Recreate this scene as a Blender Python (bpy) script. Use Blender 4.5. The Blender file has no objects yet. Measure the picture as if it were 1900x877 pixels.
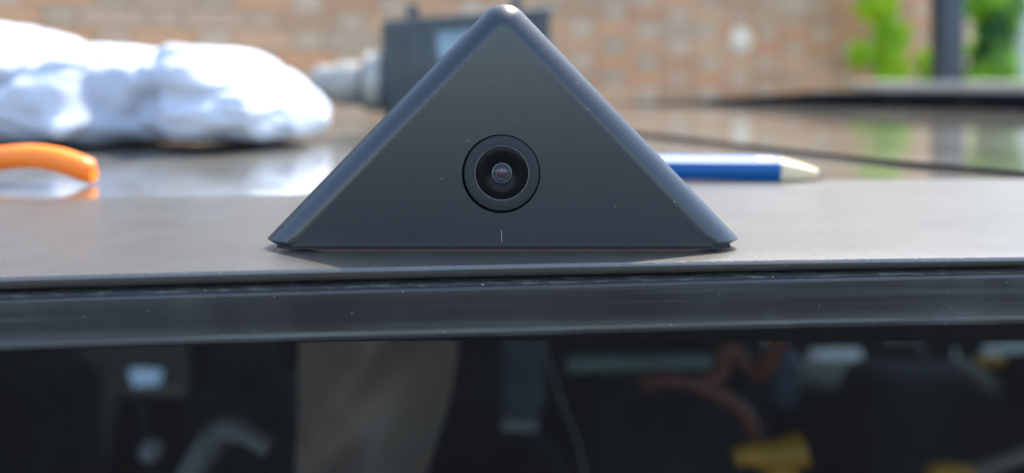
import bpy, bmesh, math, random
from mathutils import Vector, noise
random.seed(7)
C = bpy.context.scene.collection
S = bpy.context.scene

# ------------------------------------------------------------------ camera
F = 1339.0            # focal length in photograph pixels
CZ = 1.55             # lens height; the vehicle roof is at 1.50
cam = bpy.data.cameras.new('camera')
cam.sensor_width = 36.0
cam.lens = F / 1900 * 36
cam.shift_y = -297.5 / 1900
cam.clip_start = 0.01
cam.clip_end = 800
cam.dof.use_dof = True
cam.dof.focus_distance = 0.2045
cam.dof.aperture_fstop = 4.6
co = bpy.data.objects.new('camera', cam)
C.objects.link(co)
co.location = (0, 0, CZ)
co.rotation_euler = (math.radians(90), 0, 0)
S.camera = co

# ------------------------------------------------------------------ light
SUN_EL, SUN_AZ = 60.0, 32.0      # azimuth from +Y towards +X
w = bpy.data.worlds.new('World')
S.world = w
w.use_nodes = True
nt = w.node_tree
bg = nt.nodes['Background']
sky = nt.nodes.new('ShaderNodeTexSky')
sky.sky_type = 'NISHITA'
sky.sun_disc = False
sky.sun_elevation = math.radians(SUN_EL)
sky.dust_density = 1.6
sky.ozone_density = 0.35
sky.sun_rotation = math.radians(SUN_AZ)
nt.links.new(sky.outputs[0], bg.inputs[0])
bg.inputs[1].default_value = 0.15
sl = bpy.data.lights.new('sun', 'SUN')
sl.energy = 2.3
sl.angle = math.radians(0.5)
sl.color = (1.0, 0.95, 0.86)
so = bpy.data.objects.new('sun', sl)
C.objects.link(so)
a, e = math.radians(SUN_AZ), math.radians(SUN_EL)
sd = Vector((math.sin(a) * math.cos(e), math.cos(a) * math.cos(e), math.sin(e)))
so.rotation_euler = (-sd).to_track_quat('-Z', 'Y').to_euler()
S.view_settings.view_transform = 'Standard'
S.view_settings.look = 'None'
S.view_settings.gamma = 1
S.view_settings.exposure = 2.0
S.cycles.max_bounces = 10
S.cycles.transparent_max_bounces = 12
S.cycles.sample_clamp_indirect = 6


# ------------------------------------------------------------------ helpers
def U(px, py, d):
    """the place at depth d that the photograph shows at pixel px, py"""
    return Vector((d * (px - 950) / F, d, CZ - d * (py - 141) / F))


def new_mat(name):
    m = bpy.data.materials.new(name)
    m.use_nodes = True
    return m, m.node_tree, m.node_tree.nodes['Principled BSDF']


def mat(name, col, rough=0.5, metal=0.0, bump=None, var=None, specks=None, streak=None, coat=0.0, spec=0.5, trans=0.0, ior=1.5, smudge=None):
    """bump (scale, strength, distance), var (scale, other colour, low, high), specks (cells per metre, radius, colour), streak (colour, amount)"""
    m, t, p = new_mat(name)
    N, L = t.nodes, t.links
    p.inputs['Roughness'].default_value = rough
    p.inputs['Metallic'].default_value = metal
    p.inputs['Specular IOR Level'].default_value = spec
    p.inputs['Coat Weight'].default_value = coat
    p.inputs['IOR'].default_value = ior
    p.inputs['Coat Roughness'].default_value = 0.04
    p.inputs['Transmission Weight'].default_value = trans
    tc = N.new('ShaderNodeTexCoord').outputs['Object']
    rgb = N.new('ShaderNodeRGB')
    rgb.outputs[0].default_value = (*col, 1)
    cur = rgb.outputs[0]

    def mix(fac, a_, b_col):
        x = N.new('ShaderNodeMix')
        x.data_type = 'RGBA'
        L.new(fac, x.inputs[0])
        L.new(a_, x.inputs[6])
        x.inputs[7].default_value = (*b_col, 1)
        return x.outputs[2]

    def ramp(src, lo, hi):
        r = N.new('ShaderNodeMapRange')
        L.new(src, r.inputs[0])
        r.inputs[1].default_value = lo
        r.inputs[2].default_value = hi
        return r.outputs[0]
    if var:
        n = N.new('ShaderNodeTexNoise')
        n.inputs['Scale'].default_value = var[0]
        n.inputs['Detail'].default_value = 5
        L.new(tc, n.inputs['Vector'])
        cur = mix(ramp(n.outputs[0], var[2], var[3]), cur, var[1])
    if streak:
        mp = N.new('ShaderNodeMapping')
        mp.inputs['Scale'].default_value = streak[2]
        L.new(tc, mp.inputs[0])
        n = N.new('ShaderNodeTexNoise')
        n.inputs['Scale'].default_value = 1
        n.inputs['Detail'].default_value = 4
        L.new(mp.outputs[0], n.inputs['Vector'])
        cur = mix(ramp(n.outputs[0], 0.5, 0.8 / max(streak[1], .01)), cur, streak[0])
    if smudge:
        n = N.new('ShaderNodeTexNoise')
        n.inputs['Scale'].default_value = smudge[0]
        n.inputs['Detail'].default_value = 3
        L.new(tc, n.inputs['Vector'])
        r = N.new('ShaderNodeMapRange')
        L.new(n.outputs[0], r.inputs[0])
        r.inputs[1].default_value, r.inputs[2].default_value = 0.35, 0.65
        r.inputs[3].default_value, r.inputs[4].default_value = rough - smudge[1], rough + smudge[1]
        L.new(r.outputs[0], p.inputs['Roughness'])
    if specks:
        for k, (sc, rad, scol) in enumerate(specks):
            v = N.new('ShaderNodeTexVoronoi')
            v.inputs['Scale'].default_value = sc
            nn = N.new('ShaderNodeTexNoise')
            nn.inputs['Scale'].default_value = sc * 6
            L.new(tc, nn.inputs['Vector'])
            L.new(tc, v.inputs['Vector'])
            ad = N.new('ShaderNodeMath')
            ad.operation = 'MULTIPLY_ADD'
            L.new(nn.outputs[0], ad.inputs[0])
            ad.inputs[1].default_value = rad * 1.6
            L.new(v.outputs['Distance'], ad.inputs[2])
            lt = N.new('ShaderNodeMath')
            lt.operation = 'LESS_THAN'
            L.new(ad.outputs[0], lt.inputs[0])
            lt.inputs[1].default_value = rad * 1.8
            sp = N.new('ShaderNodeSeparateColor')
            L.new(v.outputs['Color'], sp.inputs[0])
            gt = N.new('ShaderNodeMath')
            gt.operation = 'GREATER_THAN'
            L.new(sp.outputs[0], gt.inputs[0])
            gt.inputs[1].default_value = 0.45
            mu = N.new('ShaderNodeMath')
            mu.operation = 'MULTIPLY'
            L.new(lt.outputs[0], mu.inputs[0])
            L.new(gt.outputs[0], mu.inputs[1])
            cur = mix(mu.outputs[0], cur, scol)
    L.new(cur, p.inputs['Base Color'])
    if bump:
        n = N.new('ShaderNodeTexNoise')
        n.inputs['Scale'].default_value = bump[0]
        n.inputs['Detail'].default_value = 3
        L.new(tc, n.inputs['Vector'])
        b = N.new('ShaderNodeBump')
        b.inputs['Strength'].default_value = bump[1]
        b.inputs['Distance'].default_value = bump[2]
        L.new(n.outputs[0], b.inputs['Height'])
        L.new(b.outputs[0], p.inputs['Normal'])
        if coat:
            L.new(b.outputs[0], p.inputs['Coat Normal'])
    return m


def random_mat(name, cols, rough=0.9, grain=(60, 0.5, 0.004)):
    """one colour per object, taken from the list by the object's random number"""
    m, t, p = new_mat(name)
    N, L = t.nodes, t.links
    oi = N.new('ShaderNodeObjectInfo')
    r = N.new('ShaderNodeValToRGB')
    r.color_ramp.interpolation = 'CONSTANT'
    el = r.color_ramp.elements
    while len(el) < len(cols):
        el.new(0.5)
    for i, c in enumerate(cols):
        el[i].position = i / len(cols)
        el[i].color = (*c, 1)
    ge = N.new('ShaderNodeNewGeometry')
    ad = N.new('ShaderNodeMath')
    ad.operation = 'ADD'
    L.new(oi.outputs['Random'], ad.inputs[0])
    L.new(ge.outputs['Random Per Island'], ad.inputs[1])
    fr = N.new('ShaderNodeMath')
    fr.operation = 'FRACT'
    L.new(ad.outputs[0], fr.inputs[0])
    L.new(fr.outputs[0], r.inputs[0])
    tc = N.new('ShaderNodeTexCoord').outputs['Object']
    n = N.new('ShaderNodeTexNoise')
    n.inputs['Scale'].default_value = grain[0]
    n.inputs['Detail'].default_value = 5
    L.new(tc, n.inputs['Vector'])
    x = N.new('ShaderNodeMix')
    x.data_type = 'RGBA'
    x.blend_type = 'MULTIPLY'
    x.inputs[0].default_value = 0.5
    L.new(r.outputs[0], x.inputs[6])
    rr = N.new('ShaderNodeMapRange')
    L.new(n.outputs[0], rr.inputs[0])
    rr.inputs[3].default_value, rr.inputs[4].default_value = 0.5, 1.4
    L.new(rr.outputs[0], x.inputs[7])
    L.new(x.outputs[2], p.inputs['Base Color'])
    p.inputs['Roughness'].default_value = rough
    b = N.new('ShaderNodeBump')
    b.inputs['Strength'].default_value = grain[1]
    b.inputs['Distance'].default_value = grain[2]
    L.new(n.outputs[0], b.inputs['Height'])
    L.new(b.outputs[0], p.inputs['Normal'])
    return m


def glass_mat(name, tint, rough=0.0):
    """thin pane: tinted see-through with a Fresnel reflection"""
    m, t, p = new_mat(name)
    N, L = t.nodes, t.links
    N.remove(p)
    tr = N.new('ShaderNodeBsdfTransparent')
    tr.inputs[0].default_value = (*tint, 1)
    gl = N.new('ShaderNodeBsdfGlossy')
    gl.inputs['Roughness'].default_value = rough
    fr = N.new('ShaderNodeFresnel')
    fr.inputs[0].default_value = 1.42
    mx = N.new('ShaderNodeMixShader')
    L.new(fr.outputs[0], mx.inputs[0])
    L.new(tr.outputs[0], mx.inputs[1])
    L.new(gl.outputs[0], mx.inputs[2])
    L.new(mx.outputs[0], N['Material Output'].inputs[0])
    return m


def leaf_mat(name, c1, c2):
    m, t, p = new_mat(name)
    N, L = t.nodes, t.links
    tc = N.new('ShaderNodeTexCoord').outputs['Object']
    n = N.new('ShaderNodeTexNoise')
    n.inputs['Scale'].default_value = 9
    L.new(tc, n.inputs['Vector'])
    r = N.new('ShaderNodeMapRange')
    L.new(n.outputs[0], r.inputs[0])
    r.inputs[1].default_value, r.inputs[2].default_value = 0.38, 0.62
    x = N.new('ShaderNodeMix')
    x.data_type = 'RGBA'
    L.new(r.outputs[0], x.inputs[0])
    x.inputs[6].default_value = (*c1, 1)
    x.inputs[7].default_value = (*c2, 1)
    L.new(x.outputs[2], p.inputs['Base Color'])
    p.inputs['Roughness'].default_value = 0.45
    tl = N.new('ShaderNodeBsdfTranslucent')
    L.new(x.outputs[2], tl.inputs[0])
    mx = N.new('ShaderNodeMixShader')
    mx.inputs[0].default_value = 0.45
    L.new(p.outputs[0], mx.inputs[1])
    L.new(tl.outputs[0], mx.inputs[2])
    L.new(mx.outputs[0], N['Material Output'].inputs[0])
    return m


def mk(name, verts, faces, m, parent=None, smooth=None, kind=None, label=None):
    """link verts and faces, given in world coordinates, as one mesh object"""
    base = parent.matrix_basis.translation if parent is not None and parent.parent is None else Vector()
    if parent is not None and parent.parent is not None:
        base = parent.parent.location
    me = bpy.data.meshes.new(name)
    me.from_pydata([tuple(Vector(v) - base) for v in verts], [], faces)
    bm = bmesh.new()
    bm.from_mesh(me)
    bmesh.ops.recalc_face_normals(bm, faces=bm.faces)
    bm.to_mesh(me)
    bm.free()
    if smooth:
        for f in me.polygons:
            f.use_smooth = True
        me.set_sharp_from_angle(angle=math.radians(smooth))
    me.materials.append(m)
    o = bpy.data.objects.new(name, me)
    C.objects.link(o)
    o.parent = parent
    if kind:
        o['kind'] = kind
    if label:
        o['label'] = label
    return o


def thing(name, label, cat, loc=(0, 0, 0), group=None):
    o = bpy.data.objects.new(name, None)
    o.empty_display_size = 0.05
    C.objects.link(o)
    o.location = loc
    o['label'], o['category'] = label, cat
    if group:
        o['group'] = group
    return o


def join(*shapes):
    V, Fc = [], []
    for v, f in shapes:
        k = len(V)
        V += list(v)
        Fc += [tuple(i + k for i in q) for q in f]
    return V, Fc


def loft(rings, caps=(True, True), closed=True):
    n = len(rings[0])
    V = [Vector(p) for r in rings for p in r]
    Fc = []
    for i in range(len(rings) - 1):
        for j in range(n if closed else n - 1):
            k = (j + 1) % n
            Fc.append((i * n + j, i * n + k, (i + 1) * n + k, (i + 1) * n + j))
    if caps[0]:
        Fc.append(tuple(range(n - 1, -1, -1)))
    if caps[1]:
        Fc.append(tuple((len(rings) - 1) * n + j for j in range(n)))
    return V, Fc


def rbox(c, sx, sy, sz, r=0.002, rz=0.0, seg=3):
    """box with rounded edges, centred at c"""
    rings = []
    r = min(r, sx / 2.01, sy / 2.01, sz / 2.01)
    cr, sr = math.cos(rz), math.sin(rz)

    def ring(ins, z):
        pts = []
        hx, hy = sx / 2 - ins, sy / 2 - ins
        rr = max(r - ins, r * 0.15)
        for q, (ux, uy) in enumerate(((1, 1), (-1, 1), (-1, -1), (1, -1))):
            for k in range(seg + 1):
                t = math.pi / 2 * (q + k / seg)
                x, y = ux * (hx - rr) + rr * math.cos(t), uy * (hy - rr) + rr * math.sin(t)
                pts.append(Vector((c[0] + x * cr - y * sr, c[1] + x * sr + y * cr, z)))
        return pts
    for k in range(seg + 1):
        t = math.pi / 2 * k / seg
        rings.append(ring(r * (1 - math.sin(t)), c[2] - sz / 2 + r * (1 - math.cos(t))))
    for k in range(seg, -1, -1):
        t = math.pi / 2 * k / seg
        rings.append(ring(r * (1 - math.sin(t)), c[2] + sz / 2 - r * (1 - math.cos(t))))
    return loft(rings)


def frame_of(d):
    d = d.normalized()
    u = d.cross(Vector((0, 0, 1)))
    if u.length < 0.05:
        u = d.cross(Vector((0, 1, 0)))
    u.normalize()
    return u, d.cross(u).normalized() * -1


def catmull(P, n=8):
    P = [Vector(p) for p in P]
    Q = [2 * P[0] - P[1]] + P + [2 * P[-1] - P[-2]]
    out = []
    for i in range(1, len(Q) - 2):
        for k in range(n):
            t = k / n
            p0, p1, p2, p3 = Q[i - 1:i + 3]
            out.append(0.5 * ((2 * p1) + (p2 - p0) * t + (2 * p0 - 5 * p1 + 4 * p2 - p3) * t * t + (3 * p1 - p0 - 3 * p2 + p3) * t ** 3))
    out.append(P[-1])
    return out


def tube(P, r, n=12, flat=1.0):
    R = r if isinstance(r, (list, tuple)) else [r] * len(P)
    rings = []
    for i, p in enumerate(P):
        d = P[min(i + 1, len(P) - 1)] - P[max(i - 1, 0)]
        u, v = frame_of(d)
        rings.append([p + R[i] * (math.cos(2 * math.pi * k / n) * u + flat * math.sin(2 * math.pi * k / n) * v) for k in range(n)])
    return loft(rings)


def lathe(o, ax, prof, n=64, up=None):
    """prof: (radius, height along ax) pairs, revolved about ax through o"""
    ax = ax.normalized()
    u, v = frame_of(ax)
    rings = [[o + ax * h + max(r, 1e-6) * (math.cos(2 * math.pi * k / n) * u + math.sin(2 * math.pi * k / n) * v) for k in range(n)] for r, h in prof]
    if prof[0][0] > 1e-5 and prof[-1][0] > 1e-5:          # an open ring: close its section, leave the hole
        return loft(rings + [rings[0]], caps=(False, False))
    return loft(rings)


def panel(name, outline, holes, place, thick, m, parent):
    """flat panel with holes: outline and holes in 2-D, placed by place(a, b, t)"""
    cu = bpy.data.curves.new(name, 'CURVE')
    cu.dimensions = '2D'
    cu.fill_mode = 'BOTH'
    cu.extrude = 0.5
    for loop in [outline] + holes:
        s = cu.splines.new('POLY')
        s.points.add(len(loop) - 1)
        for q, (a_, b_) in enumerate(loop):
            s.points[q].co = (a_, b_, 0, 1)
        s.use_cyclic_u = True
    ob = bpy.data.objects.new(name, cu)
    me = bpy.data.meshes.new_from_object(ob)
    V = [place(v.co.x, v.co.y, v.co.z * thick) for v in me.vertices]
    Fc = [tuple(p.vertices) for p in me.polygons]
    bpy.data.objects.remove(ob)
    return mk(name, V, Fc, m, parent)


# ------------------------------------------------------------------ materials
M_housing = mat('satin_black_housing', (0.010, 0.017, 0.021), 0.29, bump=(1900, 0.2, 0.0001), specks=[(260, 0.034, (0.4, 0.4, 0.37)), (900, 0.05, (0.07, 0.07, 0.07))], spec=0.65, smudge=(25, 0.02))
M_bezel = mat('matte_black_bezel', (0.024, 0.025, 0.026), 0.55, spec=0.3, bump=(4500, 0.5, 0.00008), specks=[(260, 0.04, (0.5, 0.5, 0.5))])
M_edge = mat('pale_rim_edge', (0.16, 0.16, 0.155), 0.4, metal=0.5)  # lighter, half metallic tone of the inner bezel rim
M_black = mat('deep_black', (0.006, 0.006, 0.007), 0.6)
M_lensface = mat('glossy_black_face', (0.004, 0.004, 0.005), 0.2, spec=0.12, specks=[(500, 0.03, (0.25, 0.25, 0.27))], smudge=(300, 0.05))
M_ring = mat('pale_lens_ring', (0.15, 0.18, 0.16), 0.3, metal=0.4)
M_ringdark = mat('dark_lens_ring', (0.05, 0.07, 0.06), 0.25, metal=0.4)
M_iris = mat('plum_lens_coating', (0.07, 0.035, 0.055), 0.12, metal=0.4, bump=(2500, 0.6, 0.0002), coat=1.0)
M_dome = glass_mat('lens_glass', (0.9, 0.86, 0.9))
M_foam = mat('black_foam', (0.03, 0.028, 0.027), 0.95, bump=(3500, 0.9, 0.0003), specks=[(500, 0.06, (0.4, 0.35, 0.3))])
M_tape = mat('brown_red_tape', (0.16, 0.075, 0.06), 0.7, bump=(3000, 0.5, 0.0002))
M_ledge = mat('grained_dark_plastic', (0.050, 0.047, 0.038), 0.34, bump=(1500, 0.62, 0.00025), ior=1.9, var=(60, (0.060, 0.057, 0.047), 0.4, 0.7), specks=[(700, 0.09, (0.34, 0.32, 0.27)), (260, 0.03, (0.5, 0.48, 0.42))], smudge=(30, 0.006))
M_trim = mat('smooth_dark_trim', (0.013, 0.015, 0.015), 0.30, spec=0.6, bump=(900, 0.22, 0.00012), specks=[(300, 0.04, (0.45, 0.44, 0.41)), (800, 0.06, (0.12, 0.12, 0.12))], var=(38, (0.035, 0.037, 0.034), 0.5, 0.72), streak=((0.05, 0.052, 0.053), 1.0, (9, 60, 520)), smudge=(28, 0.1))
M_dust = mat('dusty_seal', (0.045, 0.043, 0.04), 0.8, bump=(1300, 0.9, 0.0005), streak=((0.16, 0.15, 0.13), 1.1, (160, 600, 600)), specks=[(420, 0.09, (0.5, 0.47, 0.4))])
M_roof = mat('dusty_glossy_roof', (0.15, 0.14, 0.115), 0.20, coat=1.0, spec=0.8, bump=(80, 0.16, 0.0008), var=(14, (0.20, 0.185, 0.15), 0.4, 0.65), specks=[(70, 0.05, (0.4, 0.4, 0.36))], smudge=(9, 0.07))
M_rubber = mat('black_rubber', (0.008, 0.008, 0.009), 0.95, spec=0.05, bump=(300, 0.2, 0.0004))
M_paint = mat('dark_body_paint', (0.03, 0.033, 0.04), 0.25, coat=1.0, var=(5, (0.04, 0.042, 0.05), 0.4, 0.6))
M_tint = glass_mat('tinted_rear_glass', (0.60, 0.64, 0.66))
M_clear = glass_mat('side_glass', (0.70, 0.90, 1.0))
M_lining = mat('charcoal_lining', (0.010, 0.011, 0.012), 0.95, spec=0.1, bump=(400, 0.4, 0.001), var=(12, (0.016, 0.018, 0.018), 0.4, 0.6))
M_seat = mat('dark_seat_fabric', (0.010, 0.013, 0.013), 0.9, spec=0.1, bump=(700, 0.5, 0.001), var=(9, (0.02, 0.026, 0.026), 0.4, 0.62))
M_belt = mat('grey_webbing', (0.16, 0.16, 0.16), 0.8, bump=(1200, 0.4, 0.0005), var=(30, (0.22, 0.22, 0.21), 0.4, 0.6))
M_greyplastic = mat('grey_interior_plastic', (0.20, 0.21, 0.22), 0.5, var=(40, (0.27, 0.28, 0.29), 0.4, 0.6), bump=(400, 0.2, 0.0004))
M_blueplastic = mat('blue_grey_plastic', (0.045, 0.065, 0.09), 0.5, var=(30, (0.065, 0.09, 0.12), 0.4, 0.6))
M_greenmetal = mat('grey_green_bar', (0.16, 0.22, 0.20), 0.5, var=(20, (0.2, 0.27, 0.25), 0.4, 0.6))
M_cloth = mat('taupe_cloth', (0.29, 0.21, 0.16), 0.95, bump=(900, 0.4, 0.0008), var=(18, (0.36, 0.27, 0.21), 0.4, 0.65))
M_white = mat('white_cloth', (0.43, 0.475, 0.54), 0.85, bump=(70, 0.35, 0.003), var=(10, (0.40, 0.45, 0.52), 0.4, 0.7))
M_orange = mat('orange_sheath', (0.95, 0.21, 0.004), 0.42, bump=(200, 0.15, 0.0005), var=(60, (0.85, 0.17, 0.004), 0.45, 0.6))
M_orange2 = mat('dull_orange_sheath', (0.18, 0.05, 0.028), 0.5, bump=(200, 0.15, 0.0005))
M_yellow = mat('yellow_plastic', (0.66, 0.33, 0.01), 0.45, bump=(160, 0.2, 0.0005), var=(30, (0.55, 0.26, 0.01), 0.4, 0.6))
M_tan = mat('tan_hose', (0.26, 0.22, 0.15), 0.6, var=(60, (0.2, 0.17, 0.12), 0.4, 0.6))
M_blue = mat('blue_pencil_paint', (0.003, 0.10, 0.31), 0.5, ior=1.45, coat=0.0, bump=(500, 0.15, 0.0002), specks=[(600, 0.05, (0.3, 0.35, 0.45))])
M_gold = mat('gold_print', (0.55, 0.40, 0.12), 0.4)
M_wood = mat('bare_pencil_wood', (0.85, 0.68, 0.43), 0.75, streak=((0.6, 0.46, 0.28), 1.0, (90, 900, 900)), bump=(900, 0.3, 0.0003))
M_graphite = mat('graphite', (0.12, 0.12, 0.125), 0.35)
M_tool = mat('black_tool_shell', (0.020, 0.030, 0.034), 0.42, bump=(500, 0.3, 0.0005), var=(35, (0.036, 0.050, 0.055), 0.4, 0.65))
M_toolmetal = mat('scuffed_grey_metal', (0.34, 0.325, 0.28), 0.5, metal=0.35, bump=(180, 0.3, 0.0006), var=(60, (0.28, 0.27, 0.25), 0.4, 0.6))
M_label = mat('pale_blue_label', (0.22, 0.31, 0.36), 0.5, var=(80, (0.13, 0.19, 0.23), 0.4, 0.6))
M_print = mat('dark_print', (0.05, 0.09, 0.13), 0.5)
M_mortar = mat('sandy_mortar', (0.58, 0.40, 0.26), 0.95, bump=(220, 0.6, 0.003), var=(6, (0.48, 0.33, 0.22), 0.4, 0.65))
M_red = random_mat('orange_brick', [(0.64, 0.32, 0.16), (0.56, 0.30, 0.16), (0.66, 0.35, 0.18), (0.52, 0.30, 0.17), (0.62, 0.34, 0.18), (0.57, 0.36, 0.21), (0.66, 0.38, 0.21)])
M_grey = random_mat('grey_brick', [(0.57, 0.41, 0.27), (0.51, 0.365, 0.24), (0.63, 0.46, 0.31), (0.56, 0.37, 0.235), (0.60, 0.43, 0.285)])
M_added_plinth = mat('added_plinth_white', (0.82, 0.82, 0.80), 0.9, bump=(90, 0.4, 0.003), var=(2, (0.72, 0.72, 0.70), 0.4, 0.65))  # white chosen to brighten what shows through the cabin openings
M_render = mat('pale_render', (0.33, 0.29, 0.22), 0.9, bump=(120, 0.4, 0.003), var=(3, (0.30, 0.26, 0.22), 0.4, 0.65))
M_post = mat('slate_painted_steel', (0.028, 0.042, 0.058), 0.4, var=(14, (0.04, 0.056, 0.072), 0.4, 0.65), bump=(60, 0.1, 0.001))
M_pipe = mat('white_pipe', (0.74, 0.78, 0.82), 0.4, var=(6, (0.66, 0.69, 0.72), 0.4, 0.65))
M_cap = mat('cream_cap', (0.82, 0.72, 0.55), 0.7, spec=0.2, bump=(60, 0.2, 0.002))
M_leafbright = leaf_mat('bright_leaf', (0.62, 0.82, 0.03), (0.36, 0.64, 0.02))
M_leafdark = leaf_mat('deep_leaf', (0.36, 0.68, 0.03), (0.04, 0.16, 0.03))
M_stem = mat('woody_stem', (0.14, 0.10, 0.07), 0.9, bump=(200, 0.5, 0.002))
M_concrete = mat('pale_concrete', (0.40, 0.39, 0.37), 0.9, bump=(40, 0.4, 0.006), var=(1.3, (0.30, 0.29, 0.28), 0.4, 0.65), specks=[(14, 0.06, (0.22, 0.21, 0.2))])
M_asphalt = mat('worn_asphalt', (0.05, 0.05, 0.052), 0.9, bump=(90, 0.6, 0.006), var=(0.8, (0.038, 0.038, 0.04), 0.4, 0.65))

# ------------------------------------------------------------------ setting
g = mk('ground', [(-300, -300, 0), (300, -300, 0), (300, 300, 0), (-300, 300, 0)], [(0, 1, 2, 3)], M_asphalt, kind='structure')
# paved strip between the vehicle and the wall: slabs with recessed joints
V, Fc = [], []
pav = mk('paving', [(-6, 2.3, 0.004), (8, 2.3, 0.004), (8, 7.5, 0.004), (-6, 7.5, 0.004)], [(0, 1, 2, 3)], M_mortar, kind='structure')
slab0 = None
for i in range(14):
    for j in range(6):
        cx, cy = -2.6 + i * 0.61, 2.62 + j * 0.61
        if cy > 3.13 + 0.358 * cx + 0.1:
            continue
        if slab0 is None:
            v, f = rbox((0, 0, 0.02), 0.598, 0.598, 0.04, 0.006, seg=1)
            slab0 = mk('paving_slab', v, f, M_concrete, pav)
            s_ = slab0
        else:
            s_ = slab0.copy()
            C.objects.link(s_)
        s_.location = (cx, cy, random.uniform(-0.002, 0.002))

# ------------------------------------------------------------------ brick wall
W0, W1 = Vector((-1.77, 2.5, 0)), Vector((2.98, 4.2, 0))
WD = (W1 - W0).normalized()
WN = Vector((WD.y, -WD.x, 0))            # towards the camera
wall = thing('brick_wall', 'long wall of orange and grey bricks in alternating bond, standing across the whole background', 'wall', W0)


def wp(u, n, z):
    return W0 + WD * u + WN * n + Vector((0, 0, z))


def wbox(u0, u1, n0, n1, z0, z1):
    V = [wp(u_, n_, z_) for u_ in (u0, u1) for n_ in (n0, n1) for z_ in (z0, z1)]
    return V, [(0, 1, 3, 2), (4, 6, 7, 5), (0, 4, 5, 1), (2, 3, 7, 6), (0, 2, 6, 4), (1, 5, 7, 3)]


mk('mortar_bed', *wbox(-4.5, 10, -0.2, 0, 0, 3.0), M_mortar, wall)
mk('added_plinth', *wbox(-4.5, 10, 0.001, 0.035, 0.0, 0.5), M_added_plinth, wall)  # added pale plinth, makes the openings in the cabin side look bright
mk('coping', *wbox(-4.5, 10, -0.24, 0.05, 3.002, 3.07), M_render, wall)


def brick_shape(L, H, D=0.02):
    c = 0.004
    rings = [[(0, -D, 0), (L, -D, 0), (L, -D, H), (0, -D, H)], [(0, 0, 0), (L, 0, 0), (L, 0, H), (0, 0, H)], [(c, c, c), (L - c, c, c), (L - c, c, H - c), (c, c, H - c)]]
    return [tuple(p) for r in rings for p in r], [(i * 4 + j, i * 4 + (j + 1) % 4, i * 4 + 4 + (j + 1) % 4, i * 4 + 4 + j) for i in range(2) for j in range(4)] + [(8, 9, 10, 11)]


BH, BL, HL, J = 0.065, 0.215, 0.1025, 0.0105
protos = {}
angle = math.atan2(WD.y, WD.x)
cells = []
for row in range(0, 32):
    z = 0.52 + row * (BH + J)
    u = -4.5 + (0 if row % 2 == 0 else (BL + HL + 2 * J) / 2)
    k = 0
    while u < 9.7:
        L = BL if k % 2 == 0 else HL
        cells.append((u, z, L))
        u += L + J
        k += 1


def screen(u, z):
    p = wp(u, 0.004, z)
    return 950 + F * p.x / p.y, 141 + F * (CZ - p.z) / p.y


near, far = [], []
for c_ in cells:
    x, y = screen(c_[0] + c_[2] / 2, c_[1] + BH / 2)
    (near if wp(c_[0], 0, 0).y > 0.8 and -60 < x < 1960 and -25 < y < 208 else far).append((abs(x - 950) + 3 * abs(y - 90), *c_))
near.sort()
far += near[300:]
near = near[:300]
for _, u, z, L in near:
    m_ = M_red if L == BL else M_grey
    if random.random() < 0.05:
        m_ = M_grey if L == BL else M_red
    key = (L, m_.name)
    if key not in protos:
        v, f = brick_shape(L, BH)
        b = mk('brick', [Vector(q) + W0 for q in v], f, m_, wall)
        protos[key] = b
    else:
        b = protos[key].copy()
        C.objects.link(b)
    # local y of the brick points at the camera side after the turn
    b.rotation_euler = (random.uniform(-.006, .006), 0, angle)
    b.scale = (1, -1, 1)
    q = wp(u, 0.006 + random.uniform(-0.002, 0.002), z) - W0
    b.location = q
for mm, pick in ((M_red, BL), (M_grey, HL)):
    V, Fc = [], []
    for _, u, z, L in far:
        if L != pick:
            continue
        v, f = brick_shape(L, BH)
        o_ = wp(u, 0.006, z)
        k = len(V)
        V += [o_ + WD * q[0] + WN * q[1] + Vector((0, 0, q[2])) for q in v]
        Fc += [tuple(i + k for i in q) for q in f]
    mk('brickwork', V, Fc, mm, wall, kind='stuff')
# the round pale cap on the wall
p0 = U(1340, 78, 3.66)
uu = (p0 - W0).dot(WD)
capo = thing('round_wall_cap', 'small round white cap fixed on the brick wall, right of the pyramid', 'wall cap', wp(uu, 0.012, p0.z))
v, f = lathe(wp(uu, 0.011, p0.z), WN, [(0, 0), (0.062, 0), (0.062, 0.004), (0.056, 0.007), (0.03, 0.010), (0.0, 0.011)], 32)
mk('flange', v, f, M_cap, capo, smooth=40)
v, f = lathe(wp(uu, 0.0222, p0.z), WN, [(0, 0), (0.02, 0), (0.018, 0.012), (0.0, 0.014)], 20)
mk('knob', v, f, M_cap, capo, smooth=40)

# low rendered wall in front at the right
def gbox(x0, x1, y0, y1, z0, z1, r=0.006):
    return rbox(((x0 + x1) / 2, (y0 + y1) / 2, (z0 + z1) / 2), x1 - x0, y1 - y0, z1 - z0, r)


gl_ = U(1630, 152, 2.35)
gw = thing('low_wall', 'low pale rendered wall whose top edge shows behind the black rail at right', 'wall', (gl_.x, 2.4, 0))
mk('wall_body', *gbox(gl_.x + 0.03, 4.5, 2.38, 2.5, 0.02, gl_.z - 0.05), M_render, gw, smooth=40)
mk('coping_stone', *gbox(gl_.x, 4.5, 2.35, 2.54, gl_.z - 0.049, gl_.z, 0.01), M_render, gw, smooth=40)

# steel post
pc = U(1757, 100, 3.05)
post = thing('steel_post', 'dark slate blue square steel post between the two leafy climbers', 'post', (pc.x, 3.05, 0))
mk('shaft', *gbox(pc.x - 0.047, pc.x + 0.047, 3.0, 3.094, 0.045, 3.2), M_post, post, smooth=40)
mk('base_plate', *gbox(pc.x - 0.1, pc.x + 0.1, 2.95, 3.145, 0.02, 0.044), M_post, post, smooth=40)
mk('post_cap', *gbox(pc.x - 0.055, pc.x + 0.055, 2.992, 3.102, 3.201, 3.225), M_post, post, smooth=40)

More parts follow.
